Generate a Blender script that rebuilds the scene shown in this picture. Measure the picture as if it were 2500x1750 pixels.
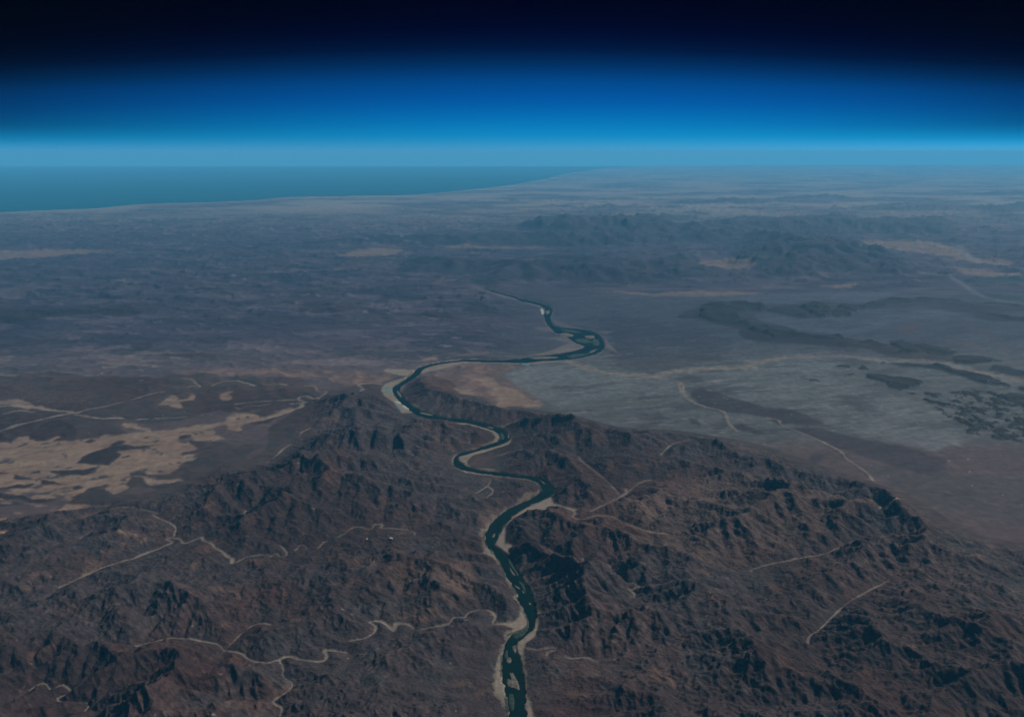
import bpy, math, random
import numpy as np
from mathutils import Vector

# ------------------------------------------------------------------ camera, sky, sun, exposure
# 1 unit = 100 m.  The viewer is at 11 km over a desert river, looking out to the sea.
CAM_Z = 110.0
HFOV = math.radians(62.0)
PITCH = math.atan((875.0 - 370.0) / (1250.0 / math.tan(HFOV / 2)))
SC = bpy.context.scene
for o in list(bpy.data.objects):
    bpy.data.objects.remove(o)
cam_data = bpy.data.cameras.new("camera")
cam = bpy.data.objects.new("camera", cam_data)
SC.collection.objects.link(cam)
cam.location = (0, 0, CAM_Z)
cam.rotation_euler = (math.pi / 2 - PITCH, 0, 0)
cam_data.sensor_fit = 'HORIZONTAL'
cam_data.angle = HFOV
cam_data.clip_start = 1.0
cam_data.clip_end = 60000.0
SC.camera = cam

SUN_EL = math.radians(43.0)
SUN_AZ = math.radians(66.0)          # clockwise from +Y (straight ahead): the sun stands to the right and a little ahead
world = bpy.data.worlds.new("World")
SC.world = world
world.use_nodes = True
wn, wl = world.node_tree.nodes, world.node_tree.links
wn.clear()
w_out = wn.new("ShaderNodeOutputWorld")
w_bg = wn.new("ShaderNodeBackground")
w_bg.inputs["Strength"].default_value = 0.1
sky = wn.new("ShaderNodeTexSky")
sky.sky_type = 'NISHITA'
sky.sun_disc = False
sky.sun_elevation = SUN_EL
sky.sun_rotation = SUN_AZ
sky.altitude = 11000.0
sky.air_density = 1.0
sky.dust_density = 0.3
sky.ozone_density = 3.0
tc = wn.new("ShaderNodeTexCoord")
sep = wn.new("ShaderNodeSeparateXYZ")
wl.new(tc.outputs["Generated"], sep.inputs[0])
ramp = wn.new("ShaderNodeValToRGB")          # thin, high-altitude air: the sky darkens fast with height above the horizon
mr = wn.new("ShaderNodeMapRange")
mr.inputs["From Min"].default_value = 0.0
mr.inputs["From Max"].default_value = 0.2
# the sky is palest straight ahead and deepens to the sides
az = wn.new("ShaderNodeMath"); az.operation = 'ARCTAN2'
wl.new(sep.outputs["X"], az.inputs[0]); wl.new(sep.outputs["Y"], az.inputs[1])
az2 = wn.new("ShaderNodeMath"); az2.operation = 'POWER'; az2.inputs[1].default_value = 2.0
aza = wn.new("ShaderNodeMath"); aza.operation = 'ABSOLUTE'
wl.new(az.outputs[0], aza.inputs[0]); wl.new(aza.outputs[0], az2.inputs[0])
azm = wn.new("ShaderNodeMath"); azm.operation = 'MULTIPLY_ADD'
azm.inputs[1].default_value = 1.3; azm.inputs[2].default_value = 1.0
azm.use_clamp = False
wl.new(az2.outputs[0], azm.inputs[0])
zz = wn.new("ShaderNodeMath"); zz.operation = 'MULTIPLY'
wl.new(sep.outputs["Z"], zz.inputs[0]); wl.new(azm.outputs[0], zz.inputs[1])
wl.new(zz.outputs[0], mr.inputs["Value"])
wl.new(mr.outputs[0], ramp.inputs[0])
SKY_STOPS = [(0.0, (0.15, .45, .50)), (0.03, (0.10, .44, .50)), (0.058, (0.05, .43, .51)), (0.085, (0.01, .42, .51)), (0.18, (0, .341, .50)), (0.282, (0, .2375, .452)),
             (0.378, (0, .185, .366)), (0.455, (0, .102, .204)), (0.549, (0, .0265, .0768)), (0.633, (0, .005, .042)),
             (0.715, (0, .0010, .026)), (0.797, (0, .0002, .018)), (1.0, (0, 0, .012))]
cr = ramp.color_ramp
cr.interpolation = 'LINEAR'
while len(cr.elements) > 1:
    cr.elements.remove(cr.elements[-1])
cr.elements[0].position = SKY_STOPS[0][0]
cr.elements[0].color = (*SKY_STOPS[0][1], 1)
for p, c in SKY_STOPS[1:]:
    e = cr.elements.new(p)
    e.color = (*c, 1)
gain = wn.new("ShaderNodeVectorMath"); gain.operation = 'SCALE'; dim = wn.new("ShaderNodeMath"); dim.operation = 'MULTIPLY_ADD'; dim.use_clamp = True
dim.inputs[1].default_value = -2.5; dim.inputs[2].default_value = 1.0
wl.new(az2.outputs[0], dim.inputs[0])
dim2 = wn.new("ShaderNodeMath"); dim2.operation = 'MULTIPLY_ADD'; dim2.inputs[1].default_value = .80; dim2.inputs[2].default_value = .18
wl.new(dim.outputs[0], dim2.inputs[0])
low = wn.new("ShaderNodeMapRange"); low.interpolation_type = 'SMOOTHSTEP'
low.inputs["From Min"].default_value = 0.0; low.inputs["From Max"].default_value = 0.03
low.inputs["To Min"].default_value = 0.98
wl.new(sep.outputs["Z"], low.inputs["Value"]); wl.new(dim2.outputs[0], low.inputs["To Max"])
wl.new(low.outputs[0], gain.inputs["Scale"])
wl.new(ramp.outputs[0], gain.inputs[0])
mul = wn.new("ShaderNodeMix"); mul.data_type = 'RGBA'; mul.blend_type = 'MULTIPLY'; mul.inputs[0].default_value = 1.0
wl.new(sky.outputs[0], mul.inputs[6]); wl.new(gain.outputs[0], mul.inputs[7])
wl.new(mul.outputs[2], w_bg.inputs["Color"])
wl.new(w_bg.outputs[0], w_out.inputs["Surface"])

sun_data = bpy.data.lights.new("sun", 'SUN')
sun_data.energy = 5.0
sun_data.angle = math.radians(0.5)
sun_data.color = (1.0, 0.90, 0.78)
sun = bpy.data.objects.new("sun", sun_data)
SC.collection.objects.link(sun)
sd = Vector((math.sin(SUN_AZ) * math.cos(SUN_EL), math.cos(SUN_AZ) * math.cos(SUN_EL), math.sin(SUN_EL)))
sun.rotation_euler = sd.to_track_quat('Z', 'Y').to_euler()

SC.view_settings.view_transform = 'Standard'
SC.view_settings.look = 'None'
SC.view_settings.exposure = 0.5
SC.view_settings.gamma = 1.0
SC.render.engine = 'CYCLES'
SC.cycles.use_denoising = True
SC.cycles.volume_bounces = 1

# ------------------------------------------------------------------ survey: picture positions -> places on the ground
FPX = 1250.0 / math.tan(HFOV / 2)
CP, SP = math.cos(PITCH), math.sin(PITCH)


def ground(px, py, z=0.0):
    """where the line of sight through a point of the 2500 x 1750 photograph meets the level z"""
    px = np.asarray(px, float); py = np.asarray(py, float)
    u = (px - 1250.0) / FPX; v = (875.0 - py) / FPX
    dy = CP + v * SP
    dz = -SP + v * CP
    t = (z - CAM_Z) / dz
    return np.stack([u * t, dy * t], -1)


ORI = {1: (0, 350), 2: (850, 350), 3: (1650, 350), 4: (0, 850), 5: (850, 850), 6: (1650, 850),
       7: (0, 1200), 8: (850, 1200), 9: (1650, 1200)}
K = 850.0 / 2296.0


def pts(c, s, z=0.0):
    """survey points of map sheet c as 'x,y x,y ...' -> ground coordinates"""
    a = np.array([[float(q) for q in w.split(',')] for w in s.split()])
    ox, oy = ORI[c]
    return ground(ox + a[:, 0] * K, oy + a[:, 1] * K, z)


# ------------------------------------------------------------------ noise
_rs = np.random.RandomState(11)
_P = _rs.permutation(4096).astype(np.int32)
_A = _rs.rand(4096) * 2 * math.pi
_GC = np.cos(_A).astype(np.float32); _GS = np.sin(_A).astype(np.float32)


def gnoise(x, y, seed=0):
    """gradient noise, about -1..1"""
    x0 = np.floor(x); y0 = np.floor(y)
    fx = (x - x0).astype(np.float32); fy = (y - y0).astype(np.float32)
    ix = (x0.astype(np.int32) + seed * 37); iy = y0.astype(np.int32) + seed * 101
    ux = fx * fx * fx * (fx * (fx * 6 - 15) + 10); uy = fy * fy * fy * (fy * (fy * 6 - 15) + 10)
    r = []
    pa = _P[ix & 4095]; pb = _P[(ix + 1) & 4095]
    for j in (0, 1):
        for i, p in ((0, pa), (1, pb)):
            g = (p + iy + j) & 4095
            g = _P[g]
            r.append(_GC[g] * (fx - i) + _GS[g] * (fy - j))
    a = r[0] + (r[1] - r[0]) * ux
    return 1.5 * (a + (r[2] + (r[3] - r[2]) * ux - a) * uy)


def fbm(x, y, octv=5, seed=0, gain=0.5, lac=2.03):
    s = 0; a = 1.0; t = 0
    for k in range(octv):
        s = s + a * gnoise(x, y, seed + k * 17); t += a
        x, y = (x * 0.8 - y * 0.6) * lac + 3.1, (x * 0.6 + y * 0.8) * lac + 7.7
        a *= gain
    return s / t * 1.4


def ridged(x, y, octv=5, seed=0, gain=0.5, lac=2.07):
    s = 0; a = 1.0; t = 0; w = 1.0
    for k in range(octv):
        n = 1 - np.abs(gnoise(x, y, seed + k * 13)) * 1.6
        n = np.clip(n, 0, 1) ** 2 * w
        s = s + a * n; t += a
        w = np.clip(n * 1.6, 0, 1)
        x, y = (x * 0.8 - y * 0.6) * lac + 1.3, (x * 0.6 + y * 0.8) * lac + 4.1
        a *= gain
    return s / t


def sstep(a, b, x):
    t = np.clip((x - a) / (b - a), 0, 1)
    return t * t * (3 - 2 * t)


def inpoly(X, Y, P):
    out = np.zeros(X.shape, bool)
    x0, y0 = P.min(0); x1, y1 = P.max(0)
    m = (X >= x0) & (X <= x1) & (Y >= y0) & (Y <= y1)
    if not m.any():
        return out
    x = X[m]; y = Y[m]; r = np.zeros(x.shape, bool)
    n = len(P)
    for i in range(n):
        ax, ay = P[i]; bx, by = P[(i + 1) % n]
        if ay == by:
            continue
        c = (ay > y) != (by > y)
        r ^= c & (x < (bx - ax) * (y - ay) / (by - ay) + ax)
    out[m] = r
    return out


def linedist(X, Y, P, reach):
    """distance to a polyline, up to reach"""
    D = np.full(X.shape, float(reach))
    for i in range(len(P) - 1):
        ax, ay = P[i]; bx, by = P[i + 1]
        m = (X > min(ax, bx) - reach) & (X < max(ax, bx) + reach) & (Y > min(ay, by) - reach) & (Y < max(ay, by) + reach)
        if not m.any():
            continue
        x = X[m]; y = Y[m]
        dx, dy = bx - ax, by - ay
        L = dx * dx + dy * dy + 1e-9
        t = np.clip(((x - ax) * dx + (y - ay) * dy) / L, 0, 1)
        d = np.hypot(x - ax - t * dx, y - ay - t * dy)
        D[m] = np.minimum(D[m], d)
    return D


def smooth_line(P, n=4):
    """Catmull-Rom through the points"""
    P = np.asarray(P); Q = np.vstack([2 * P[0] - P[1], P, 2 * P[-1] - P[-2]])
    out = []
    for i in range(1, len(Q) - 2):
        p0, p1, p2, p3 = Q[i - 1], Q[i], Q[i + 1], Q[i + 2]
        for k in range(n):
            t = k / n
            out.append(0.5 * ((2 * p1) + (p2 - p0) * t + (2 * p0 - 5 * p1 + 4 * p2 - p3) * t * t + (3 * p1 - p0 - 3 * p2 + p3) * t ** 3))
    out.append(Q[-2])
    return np.array(out)


# ------------------------------------------------------------------ the map
RIVER = [
 (2, "900,955 1010,988 1100,1010 1150,1030 1250,1050 1310,1072 1345,1092 1335,1130 1335,1170 1357,1203 1450,1220 1570,1232 1650,1262 1690,1325 1660,1375 1560,1408 1400,1432 1280,1436 1190,1451 1000,1450 860,1446 770,1441",
     "895,962 1000,994 1092,1018 1140,1040 1240,1062 1293,1085 1300,1110 1293,1135 1305,1180 1335,1215 1372,1250 1450,1282 1500,1315 1560,1338 1540,1352 1480,1372 1330,1396 1230,1403 1130,1420 1000,1430 860,1428 765,1428"),
 (5, "740,92 600,112 500,142 470,172 425,208 352,250 340,285 362,312 402,365 462,400 530,425 640,455 760,465 880,488 960,515 1010,525 1050,555 1068,590 1040,620 960,650 880,672 800,695 732,716 728,738 760,765 820,795 950,812 1100,830 1200,840 1280,855 1330,885 1358,930 1335,975 1290,998 1215,1030 1130,1075 1060,1130 1020,1180 985,1250 965,1295 1000,1325 1050,1370",
     "735,80 590,97 480,122 440,147 400,190 308,250 295,270 302,302 337,350 398,400 440,435 520,465 640,480 800,498 900,525 960,545 990,570 997,598 975,620 895,645 828,668 745,690 705,716 695,752 705,782 760,805 900,830 1060,850 1180,865 1243,885 1265,908 1272,938 1250,962 1200,995 1110,1032 1040,1070 965,1130 920,1190 903,1240 910,1292 940,1328 975,1370"),
 (8, "1070,432 1120,520 1180,610 1215,690 1232,760 1235,820 1228,860 1220,900 1190,940 1130,985 1110,1012 1112,1050 1132,1110 1152,1200 1165,1300 1168,1400 1172,1500 1185,1650 1220,1900 1300,2300",
     "990,450 1030,530 1085,620 1115,690 1145,760 1175,820 1192,860 1188,893 1148,920 1070,945 1045,990 1028,1042 1015,1110 1018,1200 1030,1300 1048,1400 1066,1500 1080,1650 1110,1900 1180,2300"),
]
RA = np.vstack([pts(c, a) for c, a, b in RIVER]); RB = np.vstack([pts(c, b) for c, a, b in RIVER])
RA = smooth_line(RA, 4); RB = smooth_line(RB, 4)
RIVER_POLY = np.vstack([RA, RB[::-1]])
RIVER_MID = (RA + RB) / 2

BANKS = [pts(c, s) for c, s in [
 (2, "940,975 1010,1000 1130,1035 1130,1040 1000,1010 935,985"),
 (2, "1170,1045 1250,1060 1305,1085 1290,1100 1240,1075 1170,1055"),
 (2, "1255,1085 1290,1085 1300,1130 1280,1130"),
 (2, "1220,1215 1335,1215 1380,1250 1270,1240"),
 (2, "1290,1285 1440,1275 1500,1312 1545,1325 1570,1345 1500,1372 1340,1393 1130,1422 1250,1390 1350,1365 1400,1340 1460,1322 1380,1300"),
 (2, "1150,1455 1300,1440 1420,1434 1400,1445 1250,1462"),
 (2, "1350,1160 1500,1215 1640,1240 1760,1240 1700,1260 1620,1235 1450,1215 1360,1195"),
 (2, "1690,1270 1720,1320 1780,1385 1700,1350 1680,1300"),
 (5, "230,150 300,145 400,150 435,145 400,190 330,185 250,165"),
 (5, "470,175 600,150 760,110 880,105 1000,108 1150,112 1000,95 760,92 600,112 500,142"),
 (5, "215,280 240,240 310,215 390,195 420,205 350,250 345,300 380,350 470,400 560,435 460,400 400,360 355,305 340,262 305,258 300,300 335,350 400,400 430,430 350,430 300,360 240,320"),
 (5, "520,465 700,500 860,525 945,555 972,590 955,615 860,650 900,648 985,620 1003,595 990,565 940,535 800,500 640,480"),
 (5, "1010,522 1050,545 1078,580 1070,600 1062,580"),
 (5, "730,712 800,697 880,675 960,655 1030,635 1060,610 1075,590 1080,610 1060,640 990,660 900,690 830,705 795,735 785,760 810,790 760,768 728,745"),
 (5, "680,760 695,745 700,790 780,825 900,840 1060,858 1170,870 1240,890 1260,925 1240,965 1190,998 1255,965 1275,935 1268,905 1245,885 1180,863 1060,848 900,828 760,803 700,778"),
 (5, "1345,900 1368,935 1345,985 1330,990 1352,930"),
 (5, "1215,1035 1290,1000 1335,978 1352,1000 1360,1030 1420,1045 1530,1072 1480,1085 1400,1058 1310,1050 1345,1090 1250,1090 1160,1100 1090,1130 1045,1180 1035,1250 1045,1290 1100,1302 1060,1322 1070,1375 1130,1480 1060,1370 1005,1320 970,1295 985,1245 1020,1180 1060,1130 1135,1078"),
 (5, "905,1290 940,1328 990,1345 975,1375 1010,1420 1035,1486 1000,1440 950,1385 900,1362 840,1392 893,1350"),
 (8, "1035,540 1000,480 940,420 985,440 1045,540 1095,680 1135,760 1130,830 1080,865 960,875 1090,905 1050,950 1035,1000 1005,1060 985,1100 960,1200 960,1330 1020,1400 1050,1486 1040,1300 1020,1150 1025,1050 1050,980 1150,920 1190,880 1165,800 1130,700 1085,600"),
 (8, "1232,790 1256,880 1240,960 1180,1000 1150,1080 1160,1180 1120,1080 1110,1010 1140,970 1190,940 1225,895"),
 (8, "1155,1180 1180,1350 1225,1450 1240,1600 1200,1600 1168,1450 1165,1280"),
 (8, "1055,400 1130,520 1190,610 1225,690 1240,760 1228,760 1210,690 1175,610 1115,520"),
]]
# dry riverbeds: (sheet, width, points)
WASHES = [(w, smooth_line(pts(c, s), 3)) for c, w, s in [
 (8, .34, "1100,880 960,882 972,832 930,795 860,790 790,812 770,838 700,840 662,885 560,905 490,920"),
 (8, .34, "435,915 400,890 320,888 300,935 245,885 200,870 140,875 165,893 185,912 170,948 100,985 0,1005"),
 (7, .30, "2296,1082 2150,1065 2158,1105 2120,1140 2000,1130 1900,1110 1840,1130 1760,1155 1640,1130 1590,1090 1480,1075"),
 (7, .26, "1840,1130 1872,1190 1868,1240 1930,1290 1890,1350 1800,1410 1860,1450 1850,1500"),
 (7, .2, "1480,1075 1620,940 1700,895 1790,900"),
 (7, .25, "1480,1075 1430,1030 1200,990 1040,1010 900,1045"),
 (7, .22, "200,1340 290,1290 340,1330 420,1300 470,1350 390,1390 420,1420 560,1420 590,1445 560,1486"),
 (4, .42, "400,1600 640,1486 760,1440 900,1400 1050,1340 1140,1300 1100,1280 1130,1270 1190,1280 1210,1305 1260,1295 1330,1265 1345,1290 1400,1310 1420,1335 1465,1360 1490,1380 1510,1400 1540,1410 1530,1440"),
 (4, .3, "1565,1430 1640,1395 1760,1380 1790,1395 1820,1370 1850,1395 1890,1385 1885,1355 1850,1320"),
 (4, .34, "1955,1350 1975,1320 2010,1320 2025,1348"),
 (4, .3, "2100,1335 2140,1295 2160,1290"),
 (4, .3, "2230,1265 2296,1225"),
 (5, .3, "0,1218 60,1190 150,1205 180,1175 230,1180 220,1200 300,1200 430,1218 440,1240"),
 (4, .25, "1150,1265 1160,1200 1100,1160 1010,1120 1040,1105 900,1075 800,1070 620,1110 540,1160"),
 (4, .7, "1170,215 1210,210 1260,220 1300,250 1320,270 1280,262 1240,272"),
 (4, .7, "1400,262 1480,235 1560,228 1610,240 1680,262"),
 (4, .7, "1770,255 1830,245 1895,256"),
 (4, .8, "2020,260 2075,262 2100,295 2150,292 2130,320 2080,345 2030,328 1980,330 1970,350 2020,368"),
 (4, .6, "1560,382 1640,372 1700,366 1800,360 1970,350"),
 (4, .5, "1560,405 1590,415 1640,390 1700,395 1780,380"),
 (4, 1.0, "1920,380 1980,376 1990,396 1930,420 1850,450 1760,475"),
 (4, .35, "1765,768 1830,720 1870,680 1925,648"),
 (4, .3, "2050,540 1990,570 1980,600"),
 (4, .3, "1545,1125 1600,1125 1620,1090"),
 (4, 1.1, "-400,640 0,560 120,520 250,490 400,455 500,440"), (4, .8, "500,440 600,415 700,395 850,360 1000,315 1080,303"),
 (4, .9, "-200,420 0,400 100,390 250,410 400,430 520,440"), (4, .8, "500,450 640,475 800,475"),
 (4, .7, "30,445 130,425 220,435"), (4, .5, "900,485 1000,480 1180,470 1230,465"),
 (4, .3, "530,1280 570,1250 625,1230"),
 (5, .8, "80,290 100,275 70,255 90,240 220,243"),
 (5, 1.8, "1440,90 1520,125 1620,155 1760,178 1900,195 2030,200 2090,175 2296,150"),
 (6, 2.0, "0,165 180,145 420,140 500,115 600,90 750,68 900,60 1100,60 1300,85 1400,100 1600,90 1800,120 2000,170 2296,225"),
 (5, .7, "2090,205 2200,245 2210,310 2250,350 2296,380"),
 (5, .5, "2185,250 2190,300 2230,350"),
 (6, .8, "20,240 40,310 110,365 200,400 310,430 340,500 400,560"),
 (6, .5, "600,470 680,490 700,520 900,600 1080,690 1120,740 1250,830 1300,890"),
 (5, .45, "1360,1035 1460,1065 1500,1100 1480,1120 1530,1140 1640,1115 1740,1125 1800,1155 1880,1190 2000,1230 2100,1240"),
 (5, .5, "1600,1085 1680,1050 1780,1000 1840,965 1830,940"), (5, .35, "1840,965 1920,900 2000,880"),
 (5, .3, "2060,720 2140,650 2250,620"),
 (5, .3, "1790,975 1700,880 1640,830 1560,770 1520,730"),
 (8, .3, "1060,370 1130,372 1260,368 1330,395 1380,435 1450,465 1540,490"),
 (8, .35, "1545,460 1580,515 1640,505 1690,490 1730,505 1720,530"),
 (8, .32, "1760,560 1800,570 1780,590 1820,620 1900,630 1920,655 1850,665 1890,690 1885,720"),
 (8, .25, "1180,1035 1250,1050 1350,1035 1370,1055 1320,1065 1310,1090"),
 (8, .22, "1430,1100 1480,1110 1560,1105 1650,1135"),
 (5, .3, "840,968 920,915 940,870"), (5, .25, "920,915 950,940 950,965 915,990"),
 (5, .35, "1130,480 1060,505 1010,525"), (5, .3, "960,715 1010,710 1070,690 1150,675"),
 (6, .5, "860,965 960,975 1060,1000 1150,1030"), (6, .8, "1210,1040 1290,1035 1350,1060 1360,1085 1300,1110"),
 (6, .3, "480,1486 600,1450 720,1425 860,1400 980,1375 1100,1330 1200,1290 1380,1260"),
 (9, .22, "870,1050 880,980 950,930 1060,820 1140,750 1260,680 1400,610"),
 (3, 2.2, "1860,680 1920,740 1990,790 2230,810"),
 (3, 1.3, "1620,865 1800,885 1990,1000 2100,1035 2296,1065"),
]]
SAND = [pts(c, s) for c, s in [
 (4, "-700,650 0,625 80,625 130,600 180,592 215,605 240,630 310,620 365,600 375,625 480,625 560,620 640,610 700,575 830,580 960,560 930,545 800,520 830,500 880,505 930,530 985,545 1000,560 1150,545 1380,510 1480,490 1500,455 1560,440 1660,440 1710,465 1760,460 1880,410 1930,395 1960,410 1900,440 1830,465 1740,480 1650,500 1610,510 1580,525 1600,545 1500,555 1510,520 1470,510 1420,520 1380,545 1440,570 1510,608 1430,618 1330,625 1250,600 1200,610 1180,625 1245,640 1300,670 1250,680 1190,690 1190,715 1300,710 1280,745 1200,760 1180,800 1150,830 1050,840 960,850 930,820 860,840 850,860 1000,865 1200,888 1100,900 1010,925 960,870 860,870 830,900 850,930 770,975 740,950 700,905 600,940 500,990 440,1030 500,1050 640,1050 760,1050 600,1080 500,1080 400,1110 390,1200 340,1200 320,1120 300,1100 200,1110 100,1150 60,1180 100,1240 40,1280 -700,1400"),
 (4, "1070,380 1100,330 1160,320 1150,350 1200,360 1270,310 1280,350 1180,375 1215,400 1170,410 1120,395"),
 (4, "1450,320 1520,295 1535,340 1480,360"),
 (4, "730,1290 850,1260 970,1300 1040,1325 860,1345 720,1350 760,1310"),
 (4, "-700,330 0,360 120,345 240,385 400,425 240,410 100,400 0,385 -700,400"),
 (1, "-500,730 0,715 150,712 400,703 650,710 730,718 560,735 430,735 340,760 150,765 0,775 -500,800"),
 (2, "-100,745 0,735 60,700 180,695 300,700 400,712 300,740 150,750 60,755"),
 (2, "560,692 760,680 900,688 1330,690 1200,700 800,698"),
 (3, "0,985 150,980 330,985 600,992 400,1010 150,1015 0,1010"),
 (2, "1560,980 1650,985 1780,992 2000,1010 2296,1010 2296,980 2150,985 2000,1000 1850,985"),
 (3, "1160,640 1400,650 1700,655 1830,690 1950,760 2230,800 2100,815 1950,790 1750,750 1500,720 1300,690"),
 (3, "1800,815 2000,840 2296,880 2296,892 2100,885 1900,870"),
 (3, "940,945 1200,935 1150,960 1000,955"), (3, "120,790 350,790 550,825 400,840 200,820"),
 (5, "840,215 900,205 960,210 1000,265 1100,280 1150,310 1200,345 1300,380 1250,400 1100,390 980,400 1000,350 930,300 960,270 900,250 880,240"),
 (5, "690,275 800,285 880,320 760,315"),
 (5, "460,90 520,70 590,60 570,80"),
 (4, "740,1160 780,1148 820,1165 780,1180"),
 (6, "1390,1130 1470,1130 1480,1155 1410,1150"),
]]
DARKISLES = [pts(4, s) for s in [
 "500,770 560,725 640,690 720,660 820,650 900,655 1015,645 960,670 860,680 760,700 800,715 760,760 720,785 620,780",
 "310,830 400,815 560,810 650,800 640,830 560,845 400,855", "90,850 200,860 230,880 120,880", "-400,820 0,830 70,840 0,850 -400,860",
 "240,875 340,885 460,920 300,905", "-300,930 0,930 90,915 240,905 200,930 0,940", "-300,980 0,965 120,975 220,1005 400,1000 330,1030 200,1035 80,1010 0,995",
 "-400,1030 0,1035 160,1045 0,1060", "40,635 80,620 80,640", "370,645 390,635 395,648", "550,635 600,615 645,618 600,640",
 "715,655 790,620 820,625 790,655", "1560,475 1575,470 1588,477 1570,483", "1615,468 1630,461 1643,468 1628,476", "1360,548 1385,542 1390,550",
 "1265,570 1285,563 1312,572 1290,580", "1180,615 1215,580 1260,580 1240,605", "1240,615 1330,620 1400,612 1320,635", "1095,780 1120,768 1130,782",
 "1160,768 1180,758 1192,770", "1030,825 1045,815 1080,820 1050,832", "465,930 520,920 560,930 520,948", "180,835 260,825 260,840",
 "800,730 850,722 860,730 810,736", "80,1170 140,1155 130,1185", "190,1085 215,1075 220,1085"]]
HILLS = [(pts(c, s), h) for c, s, h in [
 (3, "160,1080 230,1050 300,1055 340,1075 420,1070 480,1085 560,1075 600,1100 560,1115 470,1110 420,1140 420,1170 480,1190 500,1205 600,1210 620,1235 700,1250 780,1245 830,1270 900,1265 1000,1275 1080,1275 1110,1295 1000,1305 860,1290 760,1290 640,1290 560,1260 490,1235 450,1200 330,1190 230,1170 160,1150 0,1155 40,1140 170,1140", 4.),
 (3, "610,1110 680,1095 760,1100 840,1125 870,1145 860,1158 780,1152 700,1135", 3.),
 (3, "820,1100 900,1075 980,1082 1030,1112 1020,1150 960,1165 890,1135", 5.),
 (3, "1030,1115 1100,1082 1180,1085 1260,1078 1340,1048 1420,1030 1520,1042 1600,1035 1750,1038 1850,1052 2000,1062 2296,1078 2600,1090 2600,1105 2296,1090 2000,1078 1800,1064 1600,1058 1480,1068 1300,1090 1220,1108 1160,1118 1160,1148 1060,1158 1030,1142", 4.),
 (3, "1210,1322 1280,1302 1350,1328 1390,1350 1330,1358 1270,1338", 2.5),
 (3, "1405,1312 1480,1305 1560,1330 1680,1342 1780,1362 1870,1392 1760,1420 1690,1415 1640,1400 1420,1402 1500,1372 1430,1352", 3.),
 (3, "1810,1432 1860,1408 1960,1410 2080,1425 2150,1442 2050,1458 1960,1472 1850,1458", 2.5),
 (3, "1060,1338 1110,1322 1170,1332 1120,1350 1060,1347", 2.),
 (3, "2010,1130 2080,1128 2296,1160 2600,1180 2296,1185 2150,1165", 2.5),
 (6, "1350,104 1500,106 1650,122 1760,118 1850,152 1960,168 2080,208 2200,262 2050,252 1900,202 1780,162 1650,142 1480,127", 3.),
 (6, "2050,152 2100,118 2200,132 2400,190 2400,240 2180,202 2100,172", 3.),
 (6, "1240,182 1330,182 1400,190 1480,190 1560,202 1640,242 1560,272 1470,292 1420,272 1380,237 1290,217", 2.5),
 (6, "1030,125 1130,118 1160,140 1110,138", 1.2), (6, "1180,138 1240,125 1285,150 1230,152", 1.6), (6, "1110,175 1170,172 1160,190", 1.2),
 (6, "1940,505 2100,488 2140,502 2020,522", 1.6), (6, "2080,545 2180,535 2210,560 2120,580", 1.6), (6, "2200,500 2290,500 2270,530 2200,525", 1.5),
 (6, "2250,260 2400,270 2400,310 2270,290", 2.), (6, "2120,320 2200,305 2400,330 2400,400 2250,385 2160,350", 1.6),
 (6, "860,215 940,215 950,228 890,228", .8),
]]
MESAS = [pts(6, s) for s in [
 "80,290 160,275 250,300 400,350 560,385 720,410 860,450 1000,515 860,520 700,520 600,470 430,440 300,430 180,390 110,340",
 "770,537 900,530 1100,570 1300,620 1500,660 1640,700 1780,745 1740,830 1650,850 1450,790 1250,720 1080,670 900,600",
 "1100,705 1200,750 1400,790 1700,850 1900,850 2296,850 2700,850 2700,1300 2296,1180 1800,1100 1600,1000 1400,900 1250,840",
 "370,520 430,500 540,550 600,580 520,575 410,545", "70,460 160,500 150,520 100,495", "880,740 960,700 1000,760 920,780"]]
DARKPLAIN = [pts(c, s) for c, s in [
 (2, "1640,1160 1800,1140 2100,1180 2296,1190 2296,1486 2000,1530 1800,1500 1720,1420 1760,1300 1650,1220"),
 (3, "0,1200 300,1260 400,1330 300,1420 0,1486"),
 (3, "1000,1350 1180,1340 1200,1390 1010,1390"), (6, "1080,350 1300,330 1330,430 1200,435"), (6, "0,180 200,190 160,230 0,225"),
 (5, "1900,440 2060,430 2080,500 1930,500"), (5, "1870,310 1950,295 1960,330"), (6, "230,500 330,480 330,560 240,590"),
 (6, "160,270 340,270 440,320 260,320")]]
GREEN = [pts(c, s) for c, s in [
 (3, "1820,905 2000,900 2296,892 2600,890 2600,925 2080,932 1880,922"), (3, "1990,990 2296,1020 2296,1045 2080,1030"),
 (3, "560,1300 640,1290 610,1310"), (5, "1140,105 1200,110 1195,122 1140,115"), (2, "1140,1015 1260,1020 1360,1070 1380,1095 1340,1085 1240,1050 1150,1035"),
 (2, "800,920 870,915 880,935 830,945")]]
PALEPLAIN = [pts(c, s) for c, s in [
 (5, "1020,180 1200,120 1440,100 1560,150 1800,190 2000,215 2170,240 2100,300 1870,345 1600,350 1400,400 1280,360 1180,300 1100,250"),
 (6, "150,190 420,150 620,95 800,75 1100,70 1000,180 1150,260 1500,330 1850,470 1900,640 1700,690 1400,620 1050,520 900,450 600,370 350,300 240,240"),
 (3, "430,1150 600,1130 860,1165 1180,1160 1400,1100 1600,1080 2000,1090 1900,1150 1500,1180 1200,1270 1000,1265 840,1260 640,1215 480,1190"),
 (3, "160,1020 700,1000 1500,980 1300,1050 1000,1070 700,1085 450,1065 240,1040")]]
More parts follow.
